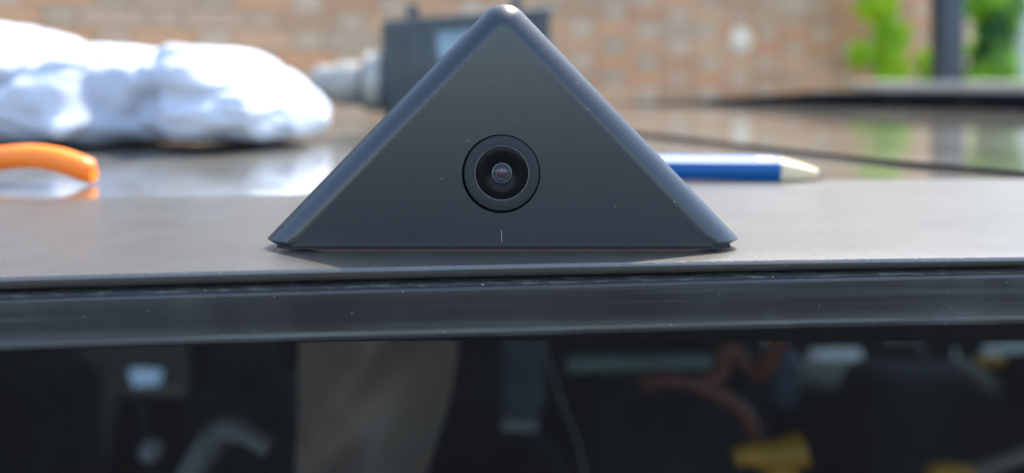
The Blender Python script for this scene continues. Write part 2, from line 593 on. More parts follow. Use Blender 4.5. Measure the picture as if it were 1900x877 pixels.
# white pipe at the right border
pp = U(1904, 100, 3.3)
pipe = thing('white_downpipe', 'white downpipe at the right edge of the view beside the dark green climber', 'pipe', (pp.x, 3.3, 0))
mk('pipe_shaft', *tube([Vector((pp.x, 3.3, z)) for z in (0.0, 1, 2, 3.0)], 0.052, 24), M_pipe, pipe, smooth=40)
for z in (0.6, 1.95):
    mk('bracket', *lathe(Vector((pp.x, 3.3, z)), Vector((0, 0, 1)), [(0.0525, 0), (0.06, 0), (0.06, 0.03), (0.0525, 0.03)], 24), M_pipe, pipe, smooth=40)


# climbing plants: stems with many small lobed leaves
def leaf(p, s, nrm, roll):
    u, v = frame_of(nrm)
    a_, b_ = u * math.cos(roll) + v * math.sin(roll), -u * math.sin(roll) + v * math.cos(roll)
    out = [(0, -0.5), (0.42, -0.42), (0.5, 0.05), (0.22, 0.2), (0, 0.62), (-0.22, 0.2), (-0.5, 0.05), (-0.42, -0.42)]
    V = [p + nrm * s * 0.12] + [p + s * (a_ * x + b_ * y) for x, y in out]
    return V, [(0, i + 1, (i + 1) % 8 + 1) for i in range(8)]


def climber(label, root, clumps, m, n, stems):
    t = thing('climbing_plant', label, 'plant', root, 'climbers on and beside the wall')
    sv = []
    for P, r in stems:
        pts = catmull(P, 6)
        sv.append(tube(pts, [r * (1 - 0.6 * i / len(pts)) for i in range(len(pts))], 7))
    mk('stem', *join(*sv), M_stem, t, smooth=60)
    lv = []
    tot = sum(c_[3] for c_ in clumps)
    for px, py, d, wgt, rx, rz in clumps:
        c0 = U(px, py, d)
        for _ in range(int(n * wgt / tot)):
            q = Vector((random.gauss(0, 1), random.gauss(0, 0.8), random.gauss(0, 1)))
            if q.length > 1.9:
                q *= 1.9 / q.length
            p = c0 + Vector((q.x * rx * d / F * 0.46, q.y * 0.035, q.z * rz * d / F * 0.5))
            nr = Vector((random.gauss(0.2, 0.5), -1 + random.gauss(0, 0.4), random.gauss(0.6, 0.5))).normalized()
            lv.append(leaf(p, random.uniform(0.032, 0.062), nr, random.uniform(0, 6.28)))
    mk('leaves', *join(*lv), m, t, kind='stuff')
    return t


dL = 3.55
climber('bright lime green leafy climber on the brick wall, left of the steel post', U(1650, 300, dL).xy.to_3d(),
        [(1640, -60, dL, 8, 50, 60), (1630, 15, dL, 8, 46, 28), (1655, 60, dL, 7, 36, 30), (1652, 105, dL, 7, 26, 30), (1650, 140, dL, 7, 34, 26), (1648, 190, dL, 5, 40, 30),
         (1598, 100, dL, 4, 22, 24), (1714, 118, dL, 3.5, 18, 26), (1720, 165, dL, 3, 20, 20)], M_leafbright, 900,
        [([U(1650, 700, dL), U(1655, 300, dL), U(1645, 150, dL), U(1655, 60, dL), U(1635, -80, dL)], 0.012), ([U(1650, 170, dL), U(1615, 130, dL), U(1598, 90, dL)], 0.006), ([U(1652, 190, dL), U(1700, 150, dL), U(1715, 100, dL)], 0.006)])
dR = 3.15
climber('dense deep green leafy climber between the steel post and the white pipe', U(1850, 300, dR).xy.to_3d(),
        [(1850, -70, dR, 14, 75, 60), (1810, 8, dR, 7, 34, 26), (1860, 15, dR, 9, 44, 34), (1845, 60, dR, 8, 40, 30), (1828, 100, dR, 6, 28, 28), (1858, 110, dR, 7, 30, 32), (1820, 145, dR, 6, 26, 26), (1862, 160, dR, 6, 34, 26)], M_leafdark, 1100,
        [([U(1845, 750, dR), U(1840, 300, dR), U(1835, 140, dR), U(1850, 40, dR), U(1840, -100, dR)], 0.014), ([U(1845, 250, dR), U(1870, 120, dR), U(1880, 20, dR)], 0.008)])

# ------------------------------------------------------------------ the vehicle
veh = thing('parked_vehicle', 'dark vehicle with grained black roof ledge, trim strip and tinted rear window', 'vehicle', (0, 1.2, 0))


def yf(x):                                 # front edge of the ledge in plan
    if x < -0.15:
        return 0.1764 + 0.11 * (x + 0.15) + 0
    if x > 0.16:
        return 0.1994 + 0.035 * (x - 0.16)
    return 0.19095 + 0.0760 * x - 0.142 * x * x


o1, o2 = yf(-0.1499), yf(0.1599)


def yfront(x):
    if x < -0.15:
        return o1 + 0.11 * (x + 0.15)
    if x > 0.16:
        return o2 + 0.035 * (x - 0.16)
    return yf(x)


BK = [(-0.80, 0.222), (-0.2075, 0.2924), (-0.089, 0.3057), (0.0, 0.322), (0.0696, 0.3440), (0.14, 0.3495), (0.2513, 0.3542), (0.80, 0.375)]


def yback(x):
    for (x0, y0), (x1, y1) in zip(BK, BK[1:]):
        if x <= x1:
            t = max(0, (x - x0) / (x1 - x0))
            return y0 + (y1 - y0) * t
    return BK[-1][1]


XS = [-0.76 + 0.6 * i / 40 for i in range(40)] + [-0.16 + 0.33 * i / 330 for i in range(330)] + [0.17 + 0.59 * i / 40 for i in range(41)]
ZR = 1.5


def sweep(prof_at):
    rings = [prof_at(x) for x in XS]
    return loft(rings, closed=True)


def dz(x):      # the small change of the gap along the edge
    return 0.0009 * max(0, min(1, (x - 0.02) / 0.13)) - 0.0002


def ledge_prof(x):
    y0, y1 = yfront(x), yback(x)
    P = [(y1, -0.012), (y1, -0.001), (y1 - 0.0006, -0.0003), (y1 - 0.002, 0)]
    for k in range(1, 12):
        P.append((y1 + (y0 + 0.0012 - y1) * k / 12, 0))
    P += [(y0 + 0.0011, 0), (y0 + 0.00072, -0.00003), (y0 + 0.00022, -0.00052), (y0 + 0.00005, -0.0009)]
    P += [(y0 + 0.00025, -0.0015), (y0 + 0.0007, -0.0023 + dz(x) * .5), (y0 + 0.0014, -0.0030 + dz(x) * .6), (y0 + 0.0022, -0.0034 + dz(x) * .6), (y0 + 0.012, -0.0034 + dz(x) * .6), (y0 + 0.014, -0.012)]
    return [Vector((x, y, ZR + z)) for y, z in P]


mk('rear_ledge', *sweep(ledge_prof), M_ledge, veh, smooth=28)


def seal_prof(x):
    y0 = yfront(x)
    zt = -0.0049 + dz(x)
    n = 0.00003 * noise.noise(Vector((x * 160, 0, 0))) + 0.00005 * noise.noise(Vector((x * 420, 5, 0)))
    P = [(y0 + 0.0118, zt - 0.003), (y0 + 0.0118, zt + 0.0002), (y0 + 0.004, zt + 0.0004 + n), (y0 + 0.0022, zt + 0.0003 + n), (y0 + 0.0008, zt + 0.0001 + n * .6), (y0 + 0.0004, zt - 0.0004), (y0 + 0.0004, zt - 0.003)]
    return [Vector((x, y, ZR + z)) for y, z in P]


mk('dusty_seal', *sweep(seal_prof), M_dust, veh, smooth=50)


def trim_prof(x):
    y0 = yfront(x) - 0.0009
    zt = -0.0050 + dz(x)
    zb = -0.0181 - 0.0006 * math.exp(-(x / 0.08) ** 2)
    P = [(y0 + 0.0012, zb), (y0 + 0.00125, zt - 0.0004), (y0 + 0.0011, zt)]
    r = 0.0009
    for k in range(6):
        t = math.pi / 2 * k / 5
        P.append((y0 + r - r * math.sin(t), zt - r + r * math.cos(t)))
    P += [(y0 + 0.00002, zt - 0.0035), (y0 + 0.0001, zt - 0.0075), (y0 + 0.0001, zb + 0.0026), (y0 - 0.00005, zb + 0.0021), (y0 - 0.0003, zb + 0.0013), (y0 - 0.0002, zb + 0.0005), (y0 + 0.0003, zb)]
    return [Vector((x, y, ZR + z)) for y, z in P]


mk('trim_strip', *sweep(trim_prof), M_trim, veh, smooth=35)


def glass_prof(x):
    y0 = yfront(x) + 0.004
    return [Vector((x, y, z)) for y, z in ((y0, 1.489), (y0, 1.0), (y0 + 0.004, 1.0), (y0 + 0.004, 1.489))]


rg = mk('rear_window', [Vector((x, yfront(x) + 0.004, z)) for x in XS[::10] for z in (1.489, 1.0)], [(2 * i, 2 * i + 1, 2 * i + 3, 2 * i + 2) for i in range(len(XS[::10]) - 1)], M_tint, veh, smooth=60)

# roof: a sheet with a slight crown at the sides, thick enough to be a panel
RX, RY1 = 0.80, 1.42
nx, ny = 60, 40
V, Fc = [], []
for i in range(nx + 1):
    x = -RX + 2 * RX * i / nx
    ya = yback(x) + 0.0035
    for j in range(ny + 1):
        y = ya + (RY1 + 0.03 * math.cos(x * 2) - ya) * j / ny
        z = ZR - 0.0008 - 0.03 * max(0, (abs(x) - 0.72) / 0.08) ** 2 - (0.02 * ((j - ny + 2) / 2) ** 2 if j > ny - 2 else 0)
        V.append((x, y, z))
for i in range(nx):
    for j in range(ny):
        a_ = i * (ny + 1) + j
        Fc.append((a_, a_ + 1, a_ + ny + 2, a_ + ny + 1))
nV = len(V)
V += [(x, y, z - 0.02) for x, y, z in V]
Fc += [tuple(q + nV for q in reversed(f_)) for f_ in Fc]
per = [i * (ny + 1) for i in range(nx + 1)] + [nx * (ny + 1) + j for j in range(1, ny + 1)] + [i * (ny + 1) + ny for i in range(nx - 1, -1, -1)] + [j for j in range(ny - 1, 0, -1)]
Fc += [(per[k], per[(k + 1) % len(per)], per[(k + 1) % len(per)] + nV, per[k] + nV) for k in range(len(per))]
mk('roof_panel', V, Fc, M_roof, veh, smooth=50)

# seam strip that crosses the roof on the right
pts = [U(1120, 243, 0), ]
seam_px = [(1100, 242), (1190, 250), (1350, 268), (1500, 285), (1640, 300), (1780, 313), (1900, 324), (2100, 343)]
pts = []
for px, py in seam_px:
    d = 0.05 * F / (py - 141)
    pts.append(U(px, py, d))
sp = catmull(pts, 6)
V, Fc = [], []
rings = []
for i, p in enumerate(sp):
    d = (sp[min(i + 1, len(sp) - 1)] - sp[max(i - 1, 0)]).normalized()
    s = Vector((d.y, -d.x, 0))
    if s.y > 0:
        s = -s
    p = Vector((p.x, p.y, ZR))
    rings.append([p + s * 0.004 + Vector((0, 0, -0.002)), p + s * 0.0035 + Vector((0, 0, 0.0009)), p + s * 0.002 + Vector((0, 0, 0.0015)), p - s * 0.002 + Vector((0, 0, 0.0015)), p - s * 0.004 + Vector((0, 0, -0.002))])
mk('roof_seam_strip', *loft(rings), M_rubber, veh, smooth=35)

# black rail along the far right of the roof, with feet
rail_px = [(1120, 196, 191, 1.33), (1200, 197, 189, 1.31), (1290, 198, 187, 1.29), (1350, 196, 182, 1.27), (1420, 196, 177, 1.24), (1520, 199, 171, 1.19), (1640, 203, 169, 1.13), (1780, 206, 169, 1.08), (1900, 209, 171, 1.03), (2000, 212, 172, 0.99), (2080, 214, 174, 0.95)]
rings = []
for px, yb, yt, d in rail_px:
    b_, t_ = U(px, yb, d), U(px, yt, d)
    h = t_.z - b_.z
    rings.append([b_ + Vector((0, 0, 0)), b_ + Vector((0, -0.003, h * 0.3)), b_ + Vector((0, 0.001, h * 0.9)), t_ + Vector((0, 0.006, 0)), t_ + Vector((0, 0.022, 0)), b_ + Vector((0, 0.028, h * 0.5)), b_ + Vector((0, 0.026, 0))])
rail = mk('roof_rail', *loft(rings), M_rubber, veh, smooth=50)
for px, py, d in ((1668, 208, 1.105), (1795, 210, 1.06)):
    q = U(px, py, d)
    mk('rail_foot', *rbox((q.x, d + 0.006, (q.z + ZR - 0.001) / 2 + 0.004), 0.028, 0.024, abs(q.z - ZR) + 0.016, 0.003), M_rubber, rail, smooth=50)

# the rest of the body (below and beyond the view)
mk('headliner', *gbox(-0.74, 0.74, 0.40, 1.38, 1.455, 1.474), M_lining, veh, smooth=40)
mk('header_panel', *gbox(-0.74, 0.74, 0.235, 0.395, 1.462, 1.484), M_lining, veh, smooth=40)
mk('cabin_floor', *gbox(-0.74, 0.74, 0.22, 2.05, 0.52, 0.56), M_lining, veh, smooth=40)


def side_place(sx):
    return lambda a_, b_, t_: Vector((sx * 0.755 + t_, a_, b_))


def rounded(pts, n=5, r=0.012):
    out = []
    k = len(pts)
    for i in range(k):
        p0_, p1_, p2_ = Vector(pts[i - 1]), Vector(pts[i]), Vector(pts[(i + 1) % k])
        d0, d1 = (p0_ - p1_), (p2_ - p1_)
        rr = min(r, d0.length * 0.45, d1.length * 0.45)
        A, B = p1_ + d0.normalized() * rr, p1_ + d1.normalized() * rr
        for q in range(n):
            t = q / (n - 1)
            out.append(tuple((1 - t) ** 2 * A + 2 * t * (1 - t) * p1_ + t * t * B))
    return out


def side_uv(px, py, sx):
    """where the line of sight meets the cabin side"""
    k = (px - 950) / F
    d = sx * 0.755 / k
    return (d, CZ - d * (py - 141) / F)


def sight_z(y):
    return CZ - y * 0.355


for sx, holes in ((-1, [[(228, 684), (262, 682), (276, 683), (312, 685), (304, 712), (286, 718), (274, 712), (258, 722), (240, 718)], [(-80, 686), (10, 690), (52, 700), (12, 708), (-80, 712)]]),
                  (1, [[(1490, 650), (1530, 646), (1606, 645), (1610, 668), (1604, 688), (1545, 688), (1496, 678)], [(1758, 640), (1788, 640), (1788, 676), (1760, 674)], [(1808, 642), (1840, 634), (1990, 632), (1990, 648), (1862, 658), (1836, 664), (1812, 656)]])):
    hs = [rounded([side_uv(px, py, sx) for px, py in h]) for h in holes]
    out = [(0.24, 0.55), (2.05, 0.55), (2.05, sight_z(1.95)), (1.95, sight_z(1.95)), (0.245, sight_z(0.245))]
    sp_ = panel('side_panel', out, hs, side_place(sx), 0.02, M_lining, veh)
    mk('side_window', [Vector((sx * 0.778, y, z)) for y, z in ((0.30, 1.46), (0.30, 0.80), (1.97, 0.80), (1.97, 0.9), (1.42, 1.46))], [(0, 1, 2, 3, 4)], M_clear, veh)
    mk('door_skin', *gbox(min(sx * 0.79, sx * 0.83), max(sx * 0.79, sx * 0.83), 0.21, 2.6, 0.25, 0.79, 0.015), M_paint, veh, smooth=40)
    mk('roof_side_frame', *gbox(min(sx * 0.765, sx * 0.80), max(sx * 0.765, sx * 0.80), 0.32, 1.42, 1.425, 1.462, 0.01), M_paint, veh, smooth=40)
    for y in (0.52, 2.2):
        t_ = mk('tyre', *lathe(Vector((sx * 0.60, y, 0.30)), Vector((sx, 0, 0)), [(0.18, 0), (0.27, 0.0), (0.3, 0.02), (0.3, 0.17), (0.27, 0.19), (0.18, 0.19)], 40), M_rubber, veh, smooth=40)
        mk('rim', *lathe(Vector((sx * 0.62, y, 0.30)), Vector((sx, 0, 0)), [(0.0, 0), (0.178, 0.0), (0.178, 0.15), (0.15, 0.13), (0.05, 0.12), (0.0, 0.13)], 32), M_toolmetal, t_, smooth=40)
mk('tailgate', *gbox(-0.78, 0.78, 0.13, 0.20, 0.35, 0.985, 0.02), M_paint, veh, smooth=40)
mk('bonnet', *gbox(-0.78, 0.78, 2.02, 2.62, 0.55, 0.86, 0.06), M_paint, veh, smooth=40)
mk('windscreen', [(-0.74, 1.42, 1.47), (0.74, 1.42, 1.47), (0.76, 2.0, 0.87), (-0.76, 2.0, 0.87)], [(0, 1, 2, 3)], M_clear, veh)
mk('dashboard', *gbox(-0.74, 0.74, 1.72, 2.0, 0.6, 0.85, 0.05), M_lining, veh, smooth=40)


# things seen through the rear window ------------------------------------------
def pbox(x0, y0, x1, y1, d, depth, r):
    """rounded block whose front face fills the given pixels at depth d"""
    a_, b_ = U(x0, y1, d), U(x1, y0, d)
    return rbox(((a_.x + b_.x) / 2, d + depth / 2, (a_.z + b_.z) / 2), b_.x - a_.x, depth, b_.z - a_.z, r, seg=5)


def seat(x0, x1, ytop, d, hx0, hx1, hy):
    s_ = mk('seat', *pbox(x0, ytop, x1, 1250, d, 0.14, 0.045), M_seat, veh, smooth=40)
    mk('headrest', *pbox(hx0, hy, hx1, ytop - 8, d + 0.02, 0.09, 0.03), M_seat, s_, smooth=40)
    return s_


seat(-260, 110, 715, 1.0, -200, -60, 660)
seat(335, 545, 735, 1.12, 390, 500, 640)
mk('added_dark_screen', *pbox(345, 560, 1420, 1300, 1.36, 0.03, 0.01), M_lining, veh, smooth=40)  # added panel, hides the sunlit dashboard so the cabin stays dark
mk('added_dark_screen', *pbox(222, 730, 344, 1300, 1.37, 0.03, 0.01), M_lining, veh, smooth=40)  # second added panel, keeps the gap beside it dark
seat(1100, 1440, 730, 1.0, 1330, 1420, 640)
seat(1500, 1690, 712, 1.2, 1668, 1738, 640)
seat(1620, 2050, 716, 1.05, 2100, 2200, 680)
mk('seat_belt', *tube(catmull([U(1004, 600, .60), U(1016, 660, .60), U(1045, 750, .60), U(1072, 820, .60), U(1092, 920, .60)], 6), 0.0058, 10, 0.25), M_belt, veh, smooth=60)
mk('seat_belt', *tube(catmull([U(75, 745, .72), U(85, 800, .72), U(110, 860, .72), U(135, 940, .72)], 6), 0.016, 10, 0.2), M_seat, veh, smooth=60)
gs = mk('gas_strut', *tube([U(262, 735, .62), U(274, 800, .62), U(288, 860, .62), U(300, 930, .62)], 0.0062, 14), M_seat, veh, smooth=50)
c0 = U(281, 834, .61)
mk('ball_joint', *lathe(c0 - Vector((0, 0, .010)), Vector((0, 0, 1)), [(0.010 * math.sin(math.pi * k / 12), 0.010 - 0.010 * math.cos(math.pi * k / 12)) for k in range(13)], 20), M_greyplastic, gs, smooth=60)
mk('grab_handle', *tube(catmull([U(330, 930, .55), U(372, 850, .55), U(408, 800, .55), U(440, 796, .55), U(500, 828, .55)], 6), [0.016] * 12 + [0.012] * 8 + [0.009] * 5, 14, 0.7), M_belt, veh, smooth=60)
mk('cargo_bar', *tube([U(1052, 675, .80), U(1180, 672, .80), U(1320, 669, .80)], 0.009, 14), M_greenmetal, veh, smooth=50)
mk('pillar_trim', *pbox(1438, 655, 1488, 765, 1.0, 0.04, 0.015), M_blueplastic, veh, smooth=40)
mk('pillar_trim', *pbox(930, 560, 1012, 790, 0.9, 0.05, 0.02), M_blueplastic, veh, smooth=40)
mk('trim_knob', *tube(catmull([U(925, 792, .7), U(965, 794, .7), U(1010, 820, .7), U(1040, 870, .7), U(1055, 930, .7)], 5), [0.010] * 8 + [0.007] * 13, 12), M_greyplastic if False else M_seat, veh, smooth=50)
mk('painted_headrest_highlight', *pbox(924, 780, 1000, 810, 0.69, 0.02, 0.008), M_greyplastic, veh, smooth=50)  # pale block standing in for the highlight on a headrest
mk('amber_reflector', *pbox(1815, 662, 1868, 682, 1.0, 0.01, 0.006), M_yellow, veh, smooth=50)

# folded cloth behind the glass, standing in for clothing reflected in it
nu, nv = 60, 50
V = []
for j in range(nv + 1):
    t = j / nv
    py = 560 + 400 * t
    xl, xr = 556 - 10 * t, 850 - 60 * t + 14 * math.sin(t * 5)
    for i in range(nu + 1):
        s = i / nu
        px = xl + (xr - xl) * s
        q = (px * 0.75 + py) / 62.0
        fold = 0.018 * math.sin(q + 0.8 * math.sin(py / 70)) * min(1, s * 3) + 0.006 * math.sin(q * 2.3 + px / 60)
        bow = 0.08 * (2 * s - 1) ** 2
        V.append(U(px, py, 0.50 + fold + bow))
Fc = [(j * (nu + 1) + i, j * (nu + 1) + i + 1, (j + 1) * (nu + 1) + i + 1, (j + 1) * (nu + 1) + i) for j in range(nv) for i in range(nu)]
nV = len(V)
V += [p + Vector((0, 0.004, 0)) for p in V]
Fc += [tuple(q + nV for q in reversed(f_)) for f_ in Fc]
per = [i for i in range(nu + 1)] + [j * (nu + 1) + nu for j in range(1, nv + 1)] + [nv * (nu + 1) + i for i in range(nu - 1, -1, -1)] + [j * (nu + 1) for j in range(nv - 1, 0, -1)]
Fc += [(per[k], per[(k + 1) % len(per)], per[(k + 1) % len(per)] + nV, per[k] + nV) for k in range(len(per))]
cl = mk('reflection_cloth', V, Fc, M_cloth, smooth=80)
cl['label'], cl['category'] = 'taupe cloth with diagonal folds, standing in for clothes reflected in the dark glass below the pyramid', 'cloth'

# orange lead with a yellow plug behind the glass
ol = thing('orange_lead', 'dull orange lead with yellow plug, seen through the dark glass at lower right', 'cable', U(1400, 860, .62))
mk('cable', *tube(catmull([U(1470, 570, .60), U(1446, 630, .60), U(1412, 690, .61), U(1385, 672, .62), U(1350, 645, .62), U(1338, 690, .62), U(1290, 708, .62), U(1235, 702, .62), U(1192, 712, .63)], 7), 0.0070, 14), M_orange2, ol, smooth=60)
mk('cable', *tube(catmull([U(1290, 712, .62), U(1340, 732, .62), U(1382, 765, .62), U(1398, 800, .62), U(1415, 845, .62)], 7), 0.0070, 14), M_orange2, ol, smooth=60)
v = catmull([U(1362, 848, .60), U(1395, 842, .60), U(1440, 842, .60), U(1490, 832, .60)], 5)
plug = mk('plug', *tube(v, [0.007 + 0.007 * i / 15 for i in range(16)], 14), M_yellow, ol, smooth=60)
mk('plug_skirt', *tube(catmull([U(1425, 850, .60), U(1452, 880, .60), U(1465, 930, .60)], 5), 0.013, 14), M_yellow, ol, smooth=60)
th = thing('tan_hose', 'thin tan hose with yellow end behind the glass at the lower right corner', 'hose', U(1800, 880, .62))
mk('hose', *tube(catmull([U(1770, 885, .62), U(1830, 868, .62), U(1890, 845, .62), U(1990, 815, .62)], 6), 0.0065, 12), M_tan, th, smooth=60)
mk('hose_end', *tube(catmull([U(1725, 884, .60), U(1760, 878, .60), U(1800, 884, .60)], 6), 0.009, 14), M_yellow, th, smooth=60)

# ------------------------------------------------------------------ camera housing
LEAN = math.radians(0.8)
YB = 0.2048                       # depth of the front face at its foot
ZB = 1.5017
house = thing('pyramid_camera', 'satin black pyramid shaped camera housing with a round lens, standing on the ledge', 'camera', (0, 0.215, 1.5))
R = 0.0054
LX, RXX, AX, AZ = -0.0713, 0.0659, -0.00235, 1.5742


def outline(d, n=100, apex=0.0075):
    zb2 = ZB + 0.0011
    A = Vector((AX, AZ))
    Lp, Rp = Vector((LX, zb2)), Vector((RXX, zb2))
    nl = Vector(((A - Lp).y, -(A - Lp).x)).normalized()
    nr = Vector((-(A - Rp).y, (A - Rp).x)).normalized()

    def on(p, dr, z):
        return p + dr * ((z - p.y) / dr.y)
    dl, dr_ = (A - Lp).normalized(), (A - Rp).normalized()
    pl, pr = Lp + nl * d, Rp + nr * d
    # intersection of the two slanted lines
    det = dl.x * -dr_.y + dr_.x * dl.y
    w_ = pr - pl
    t = (w_.x * -dr_.y + dr_.x * w_.y) / det
    ap = pl + dl * t
    L1, R1 = on(pl, dl, zb2), on(pr, dr_, zb2)
    ra = max(apex - d, 0.0012)
    half = math.acos(max(-1, min(1, dl.dot(dr_)))) / 2
    tl = ra / math.tan(half)
    T1, T2 = ap - dl * tl, ap - dr_ * tl
    ctr = ap + (-(dl + dr_)).normalized() * (ra / math.sin(half))
    pts = [Vector((L1.x + 0.0014, ZB)), Vector((L1.x + 0.0003, ZB + 0.0007)), L1]
    for k in range(1, 30):
        pts.append(L1 + (T1 - L1) * k / 30)
    a0 = math.atan2((T1 - ctr).y, (T1 - ctr).x)
    a1 = math.atan2((T2 - ctr).y, (T2 - ctr).x)
    for k in range(15):
        an = a0 + (a1 - a0) * k / 14
        pts.append(ctr + ra * Vector((math.cos(an), math.sin(an))))
    for k in range(1, 30):
        pts.append(T2 + (R1 - T2) * k / 30)
    pts += [R1, Vector((R1.x - 0.0003, ZB + 0.0007)), Vector((R1.x - 0.0014, ZB))]
    p0_, p1_ = pts[-1], pts[0]
    for k in range(1, 40):
        pts.append(p0_ + (p1_ - p0_) * k / 40)
    return pts


def lift(p, yo):
    return Vector((p.x, YB + yo + (p.y - ZB) * math.tan(LEAN), p.y))


HC2 = Vector((-0.0031, 1.5222))
HR = 0.01105
rings = []
o_in = outline(R)
circ = []
for p in o_in:
    q = (p - HC2).normalized()
    circ.append(HC2 + q * HR)


def mixr(t):
    return [a_.lerp(b_, t) for a_, b_ in zip(circ, o_in)]


rings.append([lift(p, 0.004) for p in circ])
rings.append([lift(p, 0.00025) for p in circ])
rings.append([lift(HC2 + (p - HC2) * 1.012, 0.0) for p in circ])
rings.append([lift(HC2 + (p - HC2) * 1.03, 0.0) for p in circ])
for t in (0.35, 0.7, 0.93):
    rings.append([lift(p, 0.0) for p in mixr(t)])
for k in range(9):
    an = math.pi / 2 * k / 8
    ch = k / 8
    yo_, d_ = 0.45 * (1 - math.cos(an)) + 0.55 * ch, 0.45 * (1 - math.sin(an)) + 0.55 * (1 - ch)
    rings.append([lift(p, R * yo_) for p in outline(R * d_)])
for yo, d in ((0.010, 0.0002), (0.016, 0.002), (0.03, 0.009), (0.05, 0.02), (0.06, 0.0255)):
    rings.append([lift(p, yo) for p in outline(d)])
V, Fc = loft(rings, caps=(False, True))
mk('shell', V, Fc, M_housing, house, smooth=28)
AXN = Vector((0, -math.cos(LEAN), math.sin(LEAN)))
HC = lift(HC2, 0)
mk('back_plate', *lathe(HC - AXN * 0.0045, AXN, [(0, 0), (0.0118, 0), (0.0118, 0.0006), (0, 0.0006)], 48), M_black, house)
BC = HC + Vector((0.00022, 0, 0.0002))
bz = mk('lens_bezel', *lathe(BC, AXN, [(0.0076, -0.003), (0.0106, -0.003), (0.0106, -0.0001), (0.01050, 0.00015), (0.01040, 0.0002), (0.0078, 0.0001), (0.0078, -0.0006)], 96), M_bezel, house, smooth=30)
mk('outer_rim', *lathe(BC, AXN, [(0.01045, 0.0001), (0.01064, -0.0001), (0.01064, 0.00012), (0.01054, 0.00026), (0.01045, 0.00026)], 96), M_bezel, bz, smooth=60)
mk('inner_rim', *lathe(BC, AXN, [(0.00752, -0.0004), (0.00775, -0.0004), (0.00775, 0.00016), (0.00765, 0.00021), (0.00752, 0.0001)], 96), M_edge, bz, smooth=60)
lf = mk('lens_face', *lathe(BC, AXN, [(0.0, -0.0008), (0.0, -0.0007), (0.0029, -0.0007), (0.0029, -0.0005), (0.0033, -0.00032), (0.0072, -0.00012), (0.00751, -0.0002), (0.00751, -0.0008)], 96), M_lensface, house, smooth=40)
ln = mk('lens', *lathe(BC, AXN, [(0.00235, -0.0006), (0.00285, -0.0006), (0.00285, -0.00025), (0.0027, -0.00018), (0.00235, -0.0004)], 64), M_ring, house, smooth=50)
mk('inner_ring', *lathe(BC, AXN, [(0.0017, -0.00068), (0.00234, -0.00068), (0.00234, -0.0004), (0.0021, -0.00045), (0.0017, -0.00062)], 64), M_ringdark, ln, smooth=40)
mk('middle_ring', *lathe(BC, AXN, [(0.00150, -0.00066), (0.0017, -0.00066), (0.0017, -0.00045), (0.0015, -0.00052)], 64), M_ring, ln, smooth=40)
mk('lens_coating', *lathe(BC, AXN, [(0.0, -0.0007), (0.00149, -0.0007), (0.0014, -0.0005), (0.001, -0.0004), (0.0005, -0.00033), (0.0, -0.0003)], 48), M_iris, ln, smooth=60)
mk('lens_glass', *lathe(BC, AXN, [(0.0027, -0.0003), (0.0024, 0.00005), (0.0018, 0.00030), (0.001, 0.00046), (0.0, 0.0005)], 64), M_dome, ln, smooth=80)
# pads under the housing
def pad(x0, x1, y0, y1, z0, z1, m, name):
    c = 0.006
    P = [(x0 + c, y0), (x1 - c, y0), (x1, y0 + c * .35), (x1 - .02, y1), (x0 + .02, y1), (x0, y0 + c * .35)]
    return mk(name, *loft([[Vector((x, y, z)) for x, y in P] for z in (z0, z1)]), m, house)


pad(-0.0676, 0.0628, 0.2056, 0.262, 1.50058, 1.50168, M_foam, 'foam_pad')
pad(-0.0600, 0.0585, 0.2062, 0.260, 1.50002, 1.50057, M_tape, 'adhesive_tape')
# scratch below the lens
q0, q1 = lift(Vector((-0.0030, 1.5030)), -0.00003), lift(Vector((-0.00315, 1.5062)), -0.00003)
mk('scratch', [q0, q0 + Vector((0.00018, 0, 0)), q1 + Vector((0.0002, 0, 0)), q1], [(0, 1, 2, 3)], M_greyplastic, house)

# ------------------------------------------------------------------ white cloth bundle on the roof
def interp(tab, x):
    for (x0, *a0), (x1, *a1) in zip(tab, tab[1:]):
        if x <= x1:
            t = max(0.0, (x - x0) / (x1 - x0))
            t = t * t * (3 - 2 * t)
            return [p_ + (q_ - p_) * t for p_, q_ in zip(a0, a1)]
    return list(tab[-1][1:])


